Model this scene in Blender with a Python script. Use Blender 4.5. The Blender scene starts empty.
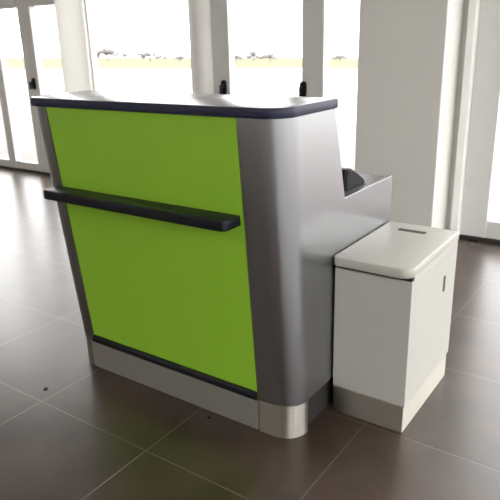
import bpy, bmesh, math, random
from mathutils import Vector, Matrix

S = bpy.context.scene
COL = S.collection

# ------------------------------------------------------------------ camera
cam_d = bpy.data.cameras.new('camera')
cam_d.sensor_width = 36.0
cam_d.lens = 609.2 / 500 * 36.0
cam_d.clip_end = 5000
cam_d.dof.use_dof = True
cam_d.dof.focus_distance = 1.95
cam_d.dof.aperture_fstop = 6.3
cam = bpy.data.objects.new('camera', cam_d)
COL.objects.link(cam)
cr = Vector((0.82108, 0.57021, -0.02612))
cu = Vector((-0.16501, 0.28091, 0.94544))
cf = Vector((-0.54644, 0.77198, -0.32474))
m3 = Matrix((cr, cu, -cf)).transposed()
cam.matrix_world = Matrix.Translation((0.96745, -1.61395, 1.40715)) @ m3.to_4x4()
S.camera = cam

# ------------------------------------------------------------------ world, light, exposure
W = bpy.data.worlds.new('world')
S.world = W
W.use_nodes = True
wn = W.node_tree
wn.nodes['Background'].inputs['Color'].default_value = (1.0, 0.99, 0.985, 1)
wn.nodes['Background'].inputs['Strength'].default_value = 7.0
S.view_settings.view_transform = 'Standard'
S.view_settings.look = 'None'
S.view_settings.exposure = 0.0
S.view_settings.gamma = 1.0
S.view_settings.use_curve_mapping = False


def area(name, loc, sx, sy, power, color=(1, 0.96, 0.9)):
    d = bpy.data.lights.new(name, 'AREA')
    d.shape = 'RECTANGLE'
    d.size = sx
    d.size_y = sy
    d.energy = power
    d.color = color
    o = bpy.data.objects.new(name, d)
    o.location = loc
    COL.objects.link(o)
    return o


area('fill_light', (-2.2, -3.6, 3.12), 5.0, 1.2, 40)  # unseen fill lamp, added to brighten the room from behind the camera
area('fill_light', (1.6, -0.2, 3.12), 2.5, 1.0, 6)  # second added fill lamp, out of view overhead


# ------------------------------------------------------------------ materials
def srgb(r, g, b):
    def f(c):
        c /= 255
        return c / 12.92 if c <= .04045 else ((c + .055) / 1.055) ** 2.4
    return (f(r), f(g), f(b), 1)


def mat(name, color, rough=.5, metal=0, spec=.5, noise=0, nscale=20, bump=0, aniso=None, coat=0):
    m = bpy.data.materials.new(name)
    m.use_nodes = True
    nt = m.node_tree
    b = nt.nodes['Principled BSDF']
    b.inputs['Base Color'].default_value = color
    b.inputs['Roughness'].default_value = rough
    b.inputs['Metallic'].default_value = metal
    b.inputs['Specular IOR Level'].default_value = spec
    if coat:
        b.inputs['Coat Weight'].default_value = coat
        b.inputs['Coat Roughness'].default_value = .12
    if noise or bump:
        tc = nt.nodes.new('ShaderNodeTexCoord')
        n = nt.nodes.new('ShaderNodeTexNoise')
        n.inputs['Scale'].default_value = nscale
        n.inputs['Detail'].default_value = 4
        if aniso:
            mp = nt.nodes.new('ShaderNodeMapping')
            mp.inputs['Scale'].default_value = aniso
            nt.links.new(tc.outputs['Object'], mp.inputs['Vector'])
            nt.links.new(mp.outputs['Vector'], n.inputs['Vector'])
        else:
            nt.links.new(tc.outputs['Object'], n.inputs['Vector'])
        if noise:
            mr = nt.nodes.new('ShaderNodeMapRange')
            mr.inputs['From Min'].default_value = .25
            mr.inputs['From Max'].default_value = .75
            mr.inputs['To Min'].default_value = 1 - noise
            mr.inputs['To Max'].default_value = 1 + noise
            nt.links.new(n.outputs['Fac'], mr.inputs['Value'])
            mx = nt.nodes.new('ShaderNodeVectorMath')
            mx.operation = 'SCALE'
            mx.inputs[0].default_value = color[:3]
            nt.links.new(mr.outputs['Result'], mx.inputs['Scale'])
            nt.links.new(mx.outputs['Vector'], b.inputs['Base Color'])
        if bump:
            bp = nt.nodes.new('ShaderNodeBump')
            bp.inputs['Strength'].default_value = bump
            bp.inputs['Distance'].default_value = .002
            nt.links.new(n.outputs['Fac'], bp.inputs['Height'])
            nt.links.new(bp.outputs['Normal'], b.inputs['Normal'])
    return m


M = {}
M['silver'] = mat('silver_paint', (.375, .38, .395, 1), .29, 1, .5, .03, 300)
M['green'] = mat('lime_laminate', (.26, .50, .032, 1), .38, 0, .5, .015, 4)
M['black'] = mat('black_plastic', (.008, .008, .012, 1), .42, 0, .25)
M['edge'] = mat('navy_edge_band', (.020, .022, .048, 1), .45, 0, .3)
M['top'] = mat('grey_laminate', (.20, .205, .22, 1), .22, 0, .5)
M['steel'] = mat('brushed_steel', (.42, .395, .35, 1), .26, 1, .5, .06, 6, 0, (1, 1, 60))
_nt = M['steel'].node_tree
_tg = _nt.nodes.new('ShaderNodeTangent')
_tg.direction_type = 'RADIAL'
_tg.axis = 'Z'
_b = _nt.nodes['Principled BSDF']
_b.inputs['Anisotropic'].default_value = .95
_b.inputs['Anisotropic Rotation'].default_value = .25
_b.inputs['Roughness'].default_value = .42
_nt.links.new(_tg.outputs[0], _b.inputs['Tangent'])
M['steel_dull'] = mat('dull_steel_laminate', (.26, .245, .22, 1), .5, .35, .5, .05, 8, 0, (1, 1, 60))
M['desk'] = mat('desk_laminate', (.16, .16, .165, 1), .4, 0, .4)
M['bin'] = mat('white_bin_panel', (.425, .415, .385, 1), .4, 0, .4, .02, 3)
M['bin_lid'] = mat('pale_grey_lid', (.42, .41, .375, 1), .4, 0, .4, .02, 5)
M['gap'] = mat('dark_gap', (.03, .028, .026, 1), .8, 0, .2)
M['slot'] = mat('slot_brown', (.07, .06, .05, 1), .7, 0, .2)
M['frame'] = mat('aluminium_frame', (.69, .685, .665, 1), .4, 0, .5, .02, 10)
M['white'] = mat('white_paint', (.90, .89, .86, 1), .5, 0, .4, .02, 3)
M['pillar'] = mat('pillar_paint', (.70, .695, .655, 1), .6, 0, .3, .02, 3)
M['wall'] = mat('wall_paint', (.72, .70, .66, 1), .7, 0, .3, .02, 2)
M['handle'] = mat('black_handle', (.010, .010, .013, 1), .55, 0, .12)
M['rubber'] = mat('dark_gasket', (.035, .03, .028, 1), .7, 0, .3)
M['lens'] = mat('reader_window', (.03, .035, .04, 1), .2, 0, .6)
M['key'] = mat('grey_keys', (.11, .11, .12, 1), .5, 0, .4)
M['leaf'] = mat('hazed_leaves', (.25, .243, .26, 1), .8, 0, .1, .12, 1.2)  # distance haze is put into this pale lilac-grey leaf colour
M['bark'] = mat('bark', (.10, .085, .07, 1), .9, 0, .1, .2, 4)
M['apron'] = mat('pale_concrete', (.33, .325, .32, 1), .8, 0, .1, .03, .3)
M['paving'] = mat('pink_paving', (.215, .19, .186, 1), .85, 0, .1, .03, 1)
M['grass'] = mat('dry_grass', (.135, .131, .085, 1), .9, 0, .05, .08, .06)
M['speck'] = mat('dark_dirt', (.015, .013, .012, 1), .8, 0, .2)


def glare_veil(m, f):  # mixes in translucency so a solid white surface looks washed by glare
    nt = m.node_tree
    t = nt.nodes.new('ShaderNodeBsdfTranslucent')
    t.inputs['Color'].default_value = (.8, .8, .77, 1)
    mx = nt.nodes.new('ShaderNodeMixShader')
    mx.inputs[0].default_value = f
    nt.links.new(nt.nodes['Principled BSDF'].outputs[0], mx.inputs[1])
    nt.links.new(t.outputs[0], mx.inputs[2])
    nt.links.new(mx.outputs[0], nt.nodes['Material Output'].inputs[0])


M['glare_veil'] = mat('glare_veiled_white', (.9, .89, .86, 1), .4, 0, .5)  # white post; window glare is put into the material as translucency
glare_veil(M['glare_veil'], .45)


def glass_mat():
    m = bpy.data.materials.new('window_glass')
    m.use_nodes = True
    nt = m.node_tree
    nt.nodes.clear()
    out = nt.nodes.new('ShaderNodeOutputMaterial')
    mix = nt.nodes.new('ShaderNodeMixShader')
    tr = nt.nodes.new('ShaderNodeBsdfTransparent')
    tr.inputs['Color'].default_value = (.97, .975, .97, 1)
    gl = nt.nodes.new('ShaderNodeBsdfGlossy')
    gl.inputs['Roughness'].default_value = .02
    lw = nt.nodes.new('ShaderNodeLayerWeight')
    lw.inputs['Blend'].default_value = .5
    pw = nt.nodes.new('ShaderNodeMath')
    pw.operation = 'POWER'
    pw.inputs[1].default_value = 5
    nt.links.new(lw.outputs['Facing'], pw.inputs[0])
    ma = nt.nodes.new('ShaderNodeMath')
    ma.operation = 'MULTIPLY_ADD'
    ma.inputs[1].default_value = .6
    ma.inputs[2].default_value = .03
    nt.links.new(pw.outputs[0], ma.inputs[0])
    nt.links.new(ma.outputs[0], mix.inputs[0])
    nt.links.new(tr.outputs[0], mix.inputs[1])
    nt.links.new(gl.outputs[0], mix.inputs[2])
    nt.links.new(mix.outputs[0], out.inputs[0])
    return m


M['glass'] = glass_mat()

TX, TY = 0.60, 0.58           # tile size
GX, GY = -0.442, -0.318       # a grout crossing


def floor_mat():
    m = bpy.data.materials.new('brown_floor_tiles')
    m.use_nodes = True
    nt = m.node_tree
    N, L = nt.nodes, nt.links
    b = N['Principled BSDF']
    tc = N.new('ShaderNodeTexCoord')
    mp = N.new('ShaderNodeMapping')
    mp.inputs['Location'].default_value = (-GX, -GY, 0)
    L.new(tc.outputs['Object'], mp.inputs['Vector'])
    sep = N.new('ShaderNodeSeparateXYZ')
    L.new(mp.outputs['Vector'], sep.inputs[0])

    def math_(op, a, bb):
        n = N.new('ShaderNodeMath')
        n.operation = op
        for i, v in enumerate((a, bb)):
            if v is None:
                continue
            if isinstance(v, (int, float)):
                n.inputs[i].default_value = v
            else:
                L.new(v, n.inputs[i])
        return n.outputs[0]

    def dist(sock, size):
        d = math_('DIVIDE', sock, size)
        fr = math_('FRACT', math_('ADD', d, 100.5), None)
        ab = math_('ABSOLUTE', math_('SUBTRACT', fr, .5), None)
        return math_('MULTIPLY', ab, size), math_('FLOOR', math_('ADD', d, 100.0), None)
    dx, ix = dist(sep.outputs[0], TX)
    dy, iy = dist(sep.outputs[1], TY)
    dm = math_('MINIMUM', dx, dy)
    ramp = N.new('ShaderNodeMapRange')
    ramp.inputs['From Min'].default_value = .0016
    ramp.inputs['From Max'].default_value = .0034
    ramp.inputs['To Min'].default_value = 1
    ramp.inputs['To Max'].default_value = 0
    L.new(dm, ramp.inputs['Value'])
    # slightly different tone per tile
    cmb = N.new('ShaderNodeCombineXYZ')
    L.new(ix, cmb.inputs[0])
    L.new(iy, cmb.inputs[1])
    wnz = N.new('ShaderNodeTexWhiteNoise')
    wnz.noise_dimensions = '2D'
    L.new(cmb.outputs[0], wnz.inputs['Vector'])
    n1 = N.new('ShaderNodeTexNoise')
    n1.inputs['Scale'].default_value = 3.2
    n1.inputs['Detail'].default_value = 3
    n1.inputs['Roughness'].default_value = .5
    L.new(tc.outputs['Object'], n1.inputs['Vector'])
    cr_ = N.new('ShaderNodeValToRGB')
    cr_.color_ramp.elements[0].position = .3
    cr_.color_ramp.elements[0].color = (.030, .019, .014, 1)
    cr_.color_ramp.elements[1].position = .72
    cr_.color_ramp.elements[1].color = (.076, .050, .038, 1)
    L.new(n1.outputs['Fac'], cr_.inputs[0])
    sc = N.new('ShaderNodeVectorMath')
    sc.operation = 'SCALE'
    L.new(cr_.outputs[0], sc.inputs[0])
    tv = N.new('ShaderNodeMapRange')
    tv.inputs['To Min'].default_value = .9
    tv.inputs['To Max'].default_value = 1.1
    L.new(wnz.outputs[0], tv.inputs['Value'])
    L.new(tv.outputs[0], sc.inputs['Scale'])
    mix = N.new('ShaderNodeMix')
    mix.data_type = 'RGBA'
    L.new(ramp.outputs[0], mix.inputs[0])
    L.new(sc.outputs[0], mix.inputs[6])
    mix.inputs[7].default_value = (.125, .098, .076, 1)
    L.new(mix.outputs[2], b.inputs['Base Color'])
    rr = N.new('ShaderNodeMapRange')
    rr.inputs['To Min'].default_value = .25
    rr.inputs['To Max'].default_value = .33
    L.new(n1.outputs['Fac'], rr.inputs['Value'])
    L.new(rr.outputs[0], b.inputs['Roughness'])
    b.inputs['Specular IOR Level'].default_value = .6
    bp = N.new('ShaderNodeBump')
    bp.inputs['Strength'].default_value = .15
    bp.inputs['Distance'].default_value = .003
    hh = math_('MULTIPLY', ramp.outputs[0], -1.0)
    L.new(hh, bp.inputs['Height'])
    L.new(bp.outputs[0], b.inputs['Normal'])
    return m


M['floor'] = floor_mat()


# ------------------------------------------------------------------ mesh helpers
def new():
    return bmesh.new()


def box(bm, x0, x1, y0, y1, z0, z1):
    v = [bm.verts.new(p) for p in ((x0, y0, z0), (x1, y0, z0), (x1, y1, z0), (x0, y1, z0),
                                   (x0, y0, z1), (x1, y0, z1), (x1, y1, z1), (x0, y1, z1))]
    for f in ((0, 3, 2, 1), (4, 5, 6, 7), (0, 1, 5, 4), (1, 2, 6, 5), (2, 3, 7, 6), (3, 0, 4, 7)):
        bm.faces.new([v[i] for i in f])


def loft(bm, rings, cap=True):
    vs = [[bm.verts.new(p) for p in r] for r in rings]
    n = len(vs[0])
    for a, b in zip(vs, vs[1:]):
        for i in range(n):
            j = (i + 1) % n
            bm.faces.new((a[i], a[j], b[j], b[i]))
    if cap:
        bm.faces.new(list(reversed(vs[0])))
        bm.faces.new(vs[-1])


def obj(name, bm, material, parent=None, bevel=0, smooth=True, kind=None, angle=35, loc=None, mats=None):
    bmesh.ops.recalc_face_normals(bm, faces=bm.faces)
    me = bpy.data.meshes.new(name)
    bm.to_mesh(me)
    bm.free()
    for mm in (mats or [material]):
        me.materials.append(mm)
    o = bpy.data.objects.new(name, me)
    COL.objects.link(o)
    if parent:
        o.parent = parent
    if loc:
        o.location = loc
    if smooth:
        for p in me.polygons:
            p.use_smooth = True
        me.set_sharp_from_angle(angle=math.radians(angle))
    if bevel:
        b = o.modifiers.new('bevel', 'BEVEL')
        b.width = bevel
        b.segments = 2
        b.limit_method = 'ANGLE'
        b.angle_limit = math.radians(40)
        b.harden_normals = True
    if kind:
        o['kind'] = kind
    return o


def thing(name, label, cat, loc=(0, 0, 0), group=None):
    o = bpy.data.objects.new(name, None)
    o.empty_display_size = .1
    COL.objects.link(o)
    o.location = loc
    o['label'] = label
    o['category'] = cat
    if group:
        o['group'] = group
    return o


def root(name, loc=(0, 0, 0)):
    o = bpy.data.objects.new(name, None)
    COL.objects.link(o)
    o.location = loc
    o['kind'] = 'structure'
    return o


def arc(cx, cy, r, a0, a1, n=10):
    return [(cx + r * math.cos(math.radians(a0 + (a1 - a0) * i / n)),
             cy + r * math.sin(math.radians(a0 + (a1 - a0) * i / n))) for i in range(n + 1)]


def round_rect(x0, x1, y0, y1, r, n=6):
    """counter-clockwise outline, r = (front-left, front-right, back-right, back-left)"""
    if not isinstance(r, (tuple, list)):
        r = (r,) * 4
    pts = []
    pts += arc(x0 + r[0], y0 + r[0], r[0], 180, 270, n) if r[0] else [(x0, y0)]
    pts += arc(x1 - r[1], y0 + r[1], r[1], 270, 360, n) if r[1] else [(x1, y0)]
    pts += arc(x1 - r[2], y1 - r[2], r[2], 0, 90, n) if r[2] else [(x1, y1)]
    pts += arc(x0 + r[3], y1 - r[3], r[3], 90, 180, n) if r[3] else [(x0, y1)]
    return pts


def slab(bm, outline, z0, z1, soft=0):
    """extruded outline with softened upper and lower edges"""
    if soft:
        cx = sum(p[0] for p in outline) / len(outline)
        cy = sum(p[1] for p in outline) / len(outline)
        w = max(p[0] for p in outline) - min(p[0] for p in outline)
        d = max(p[1] for p in outline) - min(p[1] for p in outline)
        def ins(s):
            return [(cx + (x - cx) * (1 - 2 * s / w), cy + (y - cy) * (1 - 2 * s / d)) for x, y in outline]
        rings = []
        for s, z in ((soft, z0), (soft * .3, z0 + soft * .3), (0, z0 + soft), (0, z1 - soft), (soft * .3, z1 - soft * .3), (soft, z1)):
            rings.append([(x, y, z) for x, y in ins(s)])
        loft(bm, rings)
    else:
        loft(bm, [[(x, y, z0) for x, y in outline], [(x, y, z1) for x, y in outline]])


def extrude_x(bm, poly_yz, x0, x1):
    loft(bm, [[(x0, y, z) for y, z in poly_yz], [(x1, y, z) for y, z in poly_yz]])


# ------------------------------------------------------------------ the hall
YF = 2.75      # glazed wall plane
bm = new(); box(bm, -9, 4, -6, YF + .1, -.06, 0)
obj('floor', bm, M['floor'], kind='structure', smooth=False)
bm = new(); box(bm, -9, 4, -6, YF + .1, 3.2, 3.3)
obj('ceiling', bm, M['white'], kind='structure', smooth=False)
bm = new(); box(bm, -9.1, -9, -6, YF + .1, 0, 3.2)
obj('wall_left', bm, M['wall'], kind='structure', smooth=False)
bm = new(); box(bm, -9.1, 4.1, -6.1, -6, 0, 3.2)
obj('wall_front', bm, M['wall'], kind='structure', smooth=False)
# the right wall is glazed too
bm = new()
box(bm, 4, 4.1, -6, YF + .1, 2.9, 3.2)
for y in (-6, -4.2, -2.4, -.6, 1.1, YF - .32):
    box(bm, 4, 4.1, y, y + .42, .12, 2.9)
box(bm, 4, 4.1, -6, YF + .1, 0, .12)
obj('wall_right', bm, M['frame'], kind='structure', smooth=False)
w = root('window_1')
bm = new(); box(bm, 4.045, 4.055, -6, YF, .12, 2.9)
obj('glass', bm, M['glass'], w, smooth=False)

TOP = 3.0
bm = new(); box(bm, -9, 4, YF, YF + .1, TOP, 3.2)
obj('wall_back', bm, M['wall'], kind='structure', smooth=False)
bm = new(); box(bm, -9, 4, YF - .012, YF + .1, 0, .022)
obj('trim_1', bm, M['rubber'], kind='structure', smooth=False)


def glazing(name, x0, x1, sl=.06, sr=.06, bottom=.11, header=None, top=TOP, y0=YF, fr='frame'):
    """framed pane: two stiles, bottom rail, head, optional low transom"""
    r = root(name, (0, 0, 0))
    b = new()
    box(b, x0, x0 + sl, y0, y0 + .08, .022, top)
    obj('stile', b, M[fr], r, .006)
    b = new()
    box(b, x1 - sr, x1, y0, y0 + .08, .022, top)
    obj('stile', b, M[fr], r, .006)
    b = new()
    box(b, x0 + sl, x1 - sr, y0 + .008, y0 + .072, .022, bottom)
    obj('bottom_rail', b, M[fr], r, .005)
    b = new()
    box(b, x0 + sl, x1 - sr, y0 + .008, y0 + .072, top - .07, top)
    obj('head_rail', b, M[fr], r, .005)
    if header:
        b = new()
        box(b, x0 + sl, x1 - sr, y0 - .004, y0 + .076, header, header + .16)
        obj('transom', b, M[fr], r, .005)
    b = new()
    box(b, x0 + sl, x1 - sr, y0 + .036, y0 + .044, bottom, top - .07)
    obj('glass', b, M['glass'], r, smooth=False)
    return r


def lever(parent, x, z, side, y0=YF):
    """black oval lock plate with a short lever"""
    b = new()
    pts = round_rect(x - .028, x + .028, z - .062, z + .062, .027, 6)
    loft(b, [[(px, y0 - .001, pz) for px, pz in pts],
             [(px, y0 - .014, pz) for px, pz in pts],
             [(x + (px - x) * .8, y0 - .020, z + (pz - z) * .92) for px, pz in pts]])
    h = obj('handle', b, M['handle'], parent, kind=None)
    b = new()
    rings = []
    cs = [(x, y0 - .018), (x, y0 - .048)]
    for cx, cy in cs:
        rings.append([(cx + .012 * math.cos(t * math.pi / 6), cy, z + .01 + .012 * math.sin(t * math.pi / 6)) for t in range(12)])
    loft(b, rings)
    o2 = round_rect(x - .011, x + .011, y0 - .062, y0 - .044, .008, 4)
    slab(b, o2, z - .055, z + .024, .004)
    obj('lever', b, M['handle'], h)


# from left to right along the glazed wall
glazing('window_2', -9, -5.62)
d1 = glazing('door_1', -5.62, -5.02, .075, .10, .11, 1.81)
d1b = glazing('door_2', -5.02, -4.45, .115, .035, .11, 1.81)
lever(d1b, -4.985, 1.02, 1)
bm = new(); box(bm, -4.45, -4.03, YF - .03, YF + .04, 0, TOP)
obj('trim_2', bm, M['glare_veil'], kind='structure', bevel=.008)
glazing('window_3', -4.03, -2.69, .02, .025)
bm = new()
loft(bm, [[(-2.575 + .112 * math.cos(t * math.pi / 18), YF + .03 + .112 * math.sin(t * math.pi / 18), z) for t in range(36)] for z in (0, TOP)])
obj('round_post', bm, M['white'], kind='structure')
d3 = glazing('door_3', -2.49, -1.39, .205, .18)
lever(d3, -2.347, 1.03, 1)
lever(d3, -1.553, 1.03, 1)
glazing('window_4', -1.39, -.33, .012, .06)
bm = new(); box(bm, -.925, -.33, 2.40, YF + .1, 0, 3.2)
obj('pillar', bm, M['pillar'], kind='structure', bevel=.006)
bm = new(); box(bm, -.33, -.285, YF - .02, YF + .1, 0, TOP)
obj('trim_3', bm, M['frame'], kind='structure')
bm = new(); box(bm, -.285, -.232, YF - .075, YF + .1, 0, TOP)
obj('trim_4', bm, M['white'], kind='structure', bevel=.006)
glazing('door_4', -.232, .86, .18, .10, .15)
glazing('window_5', .86, 2.4)
glazing('window_6', 2.4, 4)

# ------------------------------------------------------------------ outdoors: the apron slopes gently away
AX, AY = -0.0083, -0.0345


def gz(x, y):
    return -.06 + AX * (x + 2) + AY * (y - 2.9)


def ground(name, pts, m, lift=0.0):
    b = new()
    top = [b.verts.new((x, y, gz(x, y) + lift)) for x, y in pts]
    bot = [b.verts.new((x, y, gz(x, y) + lift - .3)) for x, y in pts]
    b.faces.new(top)
    b.faces.new(list(reversed(bot)))
    n = len(pts)
    for i in range(n):
        j = (i + 1) % n
        b.faces.new((top[i], bot[i], bot[j], top[j]))
    return obj(name, b, m, kind='structure', smooth=False)


ground('outdoor_paving', [(-40, YF + .1), (30, YF + .1), (30, 10), (-40, 10)], M['paving'])
ground('apron', [(-75, 10), (60, 10), (60, 66), (-38, 66), (-52, 52), (-64, 36), (-75, 36)], M['apron'])
ground('apron_side', [(4.1, -40), (60, -40), (60, YF + .1), (4.1, YF + .1)], M['apron'])
ground('airfield_grass', [(-75, 36), (-64, 36), (-52, 52), (-38, 66), (60, 66), (600, 66), (600, 900), (-900, 900), (-900, 36)], M['grass'])
ground('apron_strip', [(-700, -40), (-75, -40), (-75, 36), (-700, 36)], M['apron'])

# ------------------------------------------------------------------ airline counter
C = thing('boarding_counter', 'silver airport counter with lime green front panel and black ledges', 'counter')
ZP, ZT, ZTOP = .135, 1.184, 1.217
R = .09
WR = .165      # width of the silver strip each side of the green panel


def yf(z):
    return .008 + (z - ZP) / (ZT - ZP) * (-.078)


def xl(z):
    return -1.180 + (z - ZP) / (ZT - ZP) * (-.032)


def gl_(z):
    return -1.056 + (z - ZP) / (ZT - ZP) * (-.031)


def gr_(z):
    return -.164 + (z - ZP) / (ZT - ZP) * (-.003)


T = .02
Z_LEVELS = [ZP + .004 + (ZT - ZP - .004) * i / 6 for i in range(7)]


def corner_ring(z, side, t=T):
    y = yf(z)
    if side > 0:
        out = [(gr_(z) + .003, y)] + arc(-R, y + R, R, 270, 360, 14)
        inn = [(gr_(z) + .003, y + t)] + arc(-R, y + R, R - t, 270, 360, 14)
    else:
        L = xl(z)
        out = arc(L + R, y + R, R, 180, 270, 14) + [(gl_(z) - .003, y)]
        inn = arc(L + R, y + R, R - t, 180, 270, 14) + [(gl_(z) - .003, y + t)]
    return [(p[0], p[1], z) for p in out + inn[::-1]]


for s in (1, -1):
    bm = new()
    loft(bm, [corner_ring(z, s) for z in Z_LEVELS])
    obj('corner_panel', bm, M['silver'], C)

# green front panel
bm = new()
loft(bm, [[(gl_(z), yf(z) + .001, z), (gr_(z), yf(z) + .001, z), (gr_(z), yf(z) + .018, z), (gl_(z), yf(z) + .018, z)] for z in Z_LEVELS])
g = obj('front_panel', bm, M['green'], C, smooth=False)
g['label'] = 'lime green front panel'

# side panels with the low desk wing behind
ZD = .853
YB = .812


def yb(z):
    return .365 + (z - ZD) / (ZT - ZD) * (-.090)


prof = [(yf(ZP + .004) + R, ZP + .004), (YB, ZP + .004), (YB, ZD), (yb(ZD), ZD), (yb(ZT), ZT), (yf(ZT) + R, ZT)]
bm = new(); extrude_x(bm, prof, -.022, 0)
obj('side_panel', bm, M['silver'], C, smooth=False, bevel=.0015)
bm = new()
loft(bm, [[(xl(z), y, z) for y, z in prof], [(xl(z) + .022, y, z) for y, z in prof]])
obj('side_panel', bm, M['silver'], C, smooth=False, bevel=.0015)
# inner back of the raised front and the desk board
bm = new()
loft(bm, [[(xl(z) + .022, yb(z) - .02, z), (-.022, yb(z) - .02, z), (-.022, yb(z) - .002, z), (xl(z) + .022, yb(z) - .002, z)] for z in (ZD - .03, ZT)])
obj('inner_panel', bm, M['silver'], C, smooth=False)
bm = new(); box(bm, xl(ZD) + .022, -.022, .30, YB - .012, ZD - .033, ZD - .003)
obj('desk_board', bm, M['desk'], C, bevel=.002)
bm = new(); box(bm, xl(.3) + .03, -.022, .42, .44, ZP, ZD - .033)
obj('modesty_panel', bm, M['silver'], C, smooth=False)

# plinth
bm = new()
box(bm, gl_(ZP) - .02, gr_(ZP) + .001, .004, .022, .004, ZP - .002)
obj('plinth', bm, M['steel_dull'], C, bevel=.001)
for s in (1, -1):
    bm = new()
    def ring(z, o=.003):
        L = -1.180 if s < 0 else 0
        r = R - .004
        if s > 0:
            out = [(gr_(ZP) + .007, .006)] + arc(-R, .006 + R, R - .003, 270, 360, 16) + [(-.003, .105)]
            inn = [(gr_(ZP) + .007, .020)] + arc(-R, .006 + R, R - .017, 270, 360, 16) + [(-.017, .105)]
        else:
            out = [(L + .003, .105)] + arc(L + R, .006 + R, R - .003, 180, 270, 16) + [(gl_(ZP) - .023, .006)]
            inn = [(L + .017, .105)] + arc(L + R, .006 + R, R - .017, 180, 270, 16) + [(gl_(ZP) - .023, .020)]
        return [(a, b_, z) for a, b_ in out + inn[::-1]]
    loft(bm, [ring(0.0), ring(ZP + .002)])
    o = obj('plinth_corner', bm, M['steel'], C)
    o['label'] = 'curved brushed steel plinth corner'
    bm = new()
    x0 = -.034 if s > 0 else -1.160
    box(bm, x0, x0 + .013, .100, YB - .01, .0, ZP + .003)
    obj('plinth_side', bm, M['gap'], C, smooth=False)

# top slab
bm = new()
o_ = round_rect(-1.222, .010, -.082, .290, (.085, .085, .02, .02), 10)
slab(bm, o_, ZT, ZTOP, .005)
top = obj('counter_top', bm, None, C, mats=[M['edge'], M['top']])
for p in top.data.polygons:
    if p.normal.z > .97:
        p.material_index = 1
top['label'] = 'grey top with dark navy edge'

# black ledge across the panel
bm = new()
zs = .848
yo = yf(zs)
o_ = round_rect(-1.108, -.180, yo - .086, yo + .006, (.022, .022, 0, 0), 6)
slab(bm, o_, zs - .024, zs + .014, .006)
box(bm, -1.03, -.23, yo - .040, yo + .006, zs - .040, zs - .024)
sh = obj('ledge', bm, M['black'], C)
sh['label'] = 'black ledge across the middle of the panel'
# black bumper at the foot of the panel
bm = new()
zb = .152
yb0 = yf(zb)
pr = [(yb0 + .006, zb - .017), (yb0 - .008, zb - .017), (yb0 - .015, zb - .010), (yb0 - .017, zb), (yb0 - .015, zb + .010), (yb0 - .008, zb + .017), (yb0 + .006, zb + .017)]
extrude_x(bm, pr, gl_(zb) + .002, gr_(zb) - .001)
bu = obj('bumper_strip', bm, M['black'], C)
bu['label'] = 'black bumper strip along the foot'

# ------------------------------------------------------------------ white ticket box beside the counter
B = thing('ticket_box', 'white lidded box with a slot in its top, standing beside the counter', 'bin', (.16, .54, 0))
ox, oy = .16, .54


def lbox(bm, x0, x1, y0, y1, z0, z1):
    box(bm, x0 - ox, x1 - ox, y0 - oy, y1 - oy, z0, z1)


bm = new(); lbox(bm, .007, .302, .284, .792, .112, .607)
lbox(bm, .297, .302, .305, .792, .6075, .6215)
obj('body', bm, M['bin'], B, .0015)
bm = new(); lbox(bm, .011, .2965, .292, .788, .606, .622)
obj('lid_gap', bm, M['gap'], B, smooth=False)
bm = new()
o_ = [(x - ox, y - oy) for x, y in round_rect(.004, .3035, .266, .800, (.02, .045, .006, .006), 8)]
slab(bm, o_, .620, .656, .006)
lid = obj('lid', bm, M['bin_lid'], B)
bm = new()
o_ = [(x - ox, y - oy) for x, y in round_rect(.082, .197, .686, .716, .004, 3)]
slab(bm, o_, .6555, .6568)
obj('slot', bm, M['slot'], lid, smooth=False)
bm = new(); lbox(bm, .010, .2995, .281, .778, 0, .112)
obj('plinth', bm, M['steel'], B, .002)
bm = new()
pts = round_rect(.638, .662, .443, .512, .011, 5)
loft(bm, [[(.3015 - ox, y - oy, z) for y, z in pts], [(.3032 - ox, y - oy, z) for y, z in pts]])
fs = obj('grip_slot', bm, M['slot'], B, smooth=False)

# ------------------------------------------------------------------ device on the low desk
D = thing('ticket_reader', 'small black device lying on the low grey desk behind the counter', 'scanner', (-.096, .545, ZD - .003))
bm = new()
sec = [(-.09, 0), (.088, 0), (.092, .010), (.070, .028), (.022, .055), (-.03, .080), (-.070, .084), (-.088, .065)]
rings = []
for x, k in ((-.07, .9), (-.06, 1), (.045, 1), (.055, .9)):
    rings.append([(x, y * k, z * (k if z > .02 else 1)) for y, z in sec])
loft(bm, rings)
obj('housing', bm, M['handle'], D, .004)
bm = new()
pts = arc(0, 0, 1, 0, 360, 20)[:-1]
nv = Vector((0, .49, .872))
tv = Vector((0, .872, -.49))
c0 = Vector((0, .046, .0415))
rings = []
for k, off in ((1, -.002), (1, .004), (.85, .006)):
    rings.append([tuple(c0 + Vector((1, 0, 0)) * (a * .022 * k) + tv * (b_ * .013 * k) + nv * off) for a, b_ in pts])
loft(bm, rings)
obj('scan_window', bm, M['lens'], D)

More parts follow.
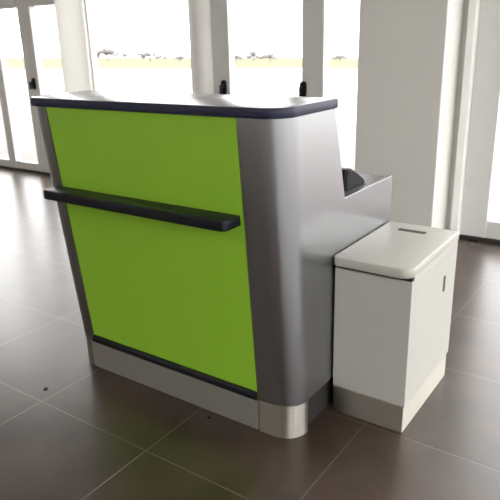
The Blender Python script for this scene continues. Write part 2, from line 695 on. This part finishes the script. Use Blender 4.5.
# ------------------------------------------------------------------ dark specks on the floor
rnd = random.Random(4)
for (x, y, r, lab) in ((-1.107, -.246, .013, 'dark chip on the tile beside the pale grout crossing'),
                       (-.374, -.03, .008, 'tiny dark speck on the floor along the counter plinth')):
    bm = new()
    pts = [(r * (.7 + .6 * rnd.random()) * math.cos(a * math.pi / 5), r * .8 * (.7 + .6 * rnd.random()) * math.sin(a * math.pi / 5)) for a in range(10)]
    loft(bm, [[(px, py, 0.0) for px, py in pts], [(px * .8, py * .8, .0025) for px, py in pts]])
    o = obj('dirt_speck', bm, M['speck'], loc=(x, y, 0))
    o['label'] = lab
    o['category'] = 'dirt'

# ------------------------------------------------------------------ far trees on the airfield's edge
trees = [(-146.1, 133.8, 3.7, 9.0, 'hazy grey tree clump far across the airfield, leftmost in the wide window'),
         (-137.2, 142.9, 2.8, 10.5, 'hazy grey tree clump far across the airfield, right of the leftmost clump'),
         (-130.4, 149.1, 1.7, 3.0, 'low hazy grey bush at the far edge of the airfield in the wide window'),
         (-116.8, 160.0, 2.0, 3.0, 'low hazy grey bush far off, leftmost in the pane between the two handles'),
         (-112.2, 163.2, 3.0, 4.2, 'taller hazy grey tree clump far off in the pane between the two handles'),
         (-108.0, 166.0, 2.6, 4.2, 'hazy grey tree clump far off, right of the taller clump between the handles'),
         (-89.1, 176.8, 2.0, 4.5, 'low hazy grey bush far off in the pane beside the pillar')]
for (x, y, h, wd, lab) in trees:
    h *= 1.35
    t = thing('far_tree', lab, 'tree', (x, y, gz(x, y)), 'trees along the edge of the airfield')
    bm = new()
    for k in range(14):
        px = (rnd.random() - .5) * wd
        py = (rnd.random() - .5) * wd * .6
        hh = h * (1 - .5 * abs(px) / (wd * .5)) * (.75 + .25 * rnd.random())
        rad = (.22 + .12 * rnd.random()) * hh
        mtx = Matrix.Translation((px * .81, px * .58 + py, hh - rad)) @ Matrix.Diagonal((1.25, 1.25, .95, 1))
        bmesh.ops.create_icosphere(bm, subdivisions=2, radius=rad, matrix=mtx)
    for v in bm.verts:
        v.co += Vector((rnd.uniform(-1, 1), rnd.uniform(-1, 1), rnd.uniform(-1, 1))) * .07
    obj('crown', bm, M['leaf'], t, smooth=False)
    bm = new()
    loft(bm, [[(.16 * (1 - z * .2) * math.cos(a * math.pi / 4), .16 * (1 - z * .2) * math.sin(a * math.pi / 4), z) for a in range(8)] for z in (-.1, h * .4, h * .7)])
    obj('trunk', bm, M['bark'], t)
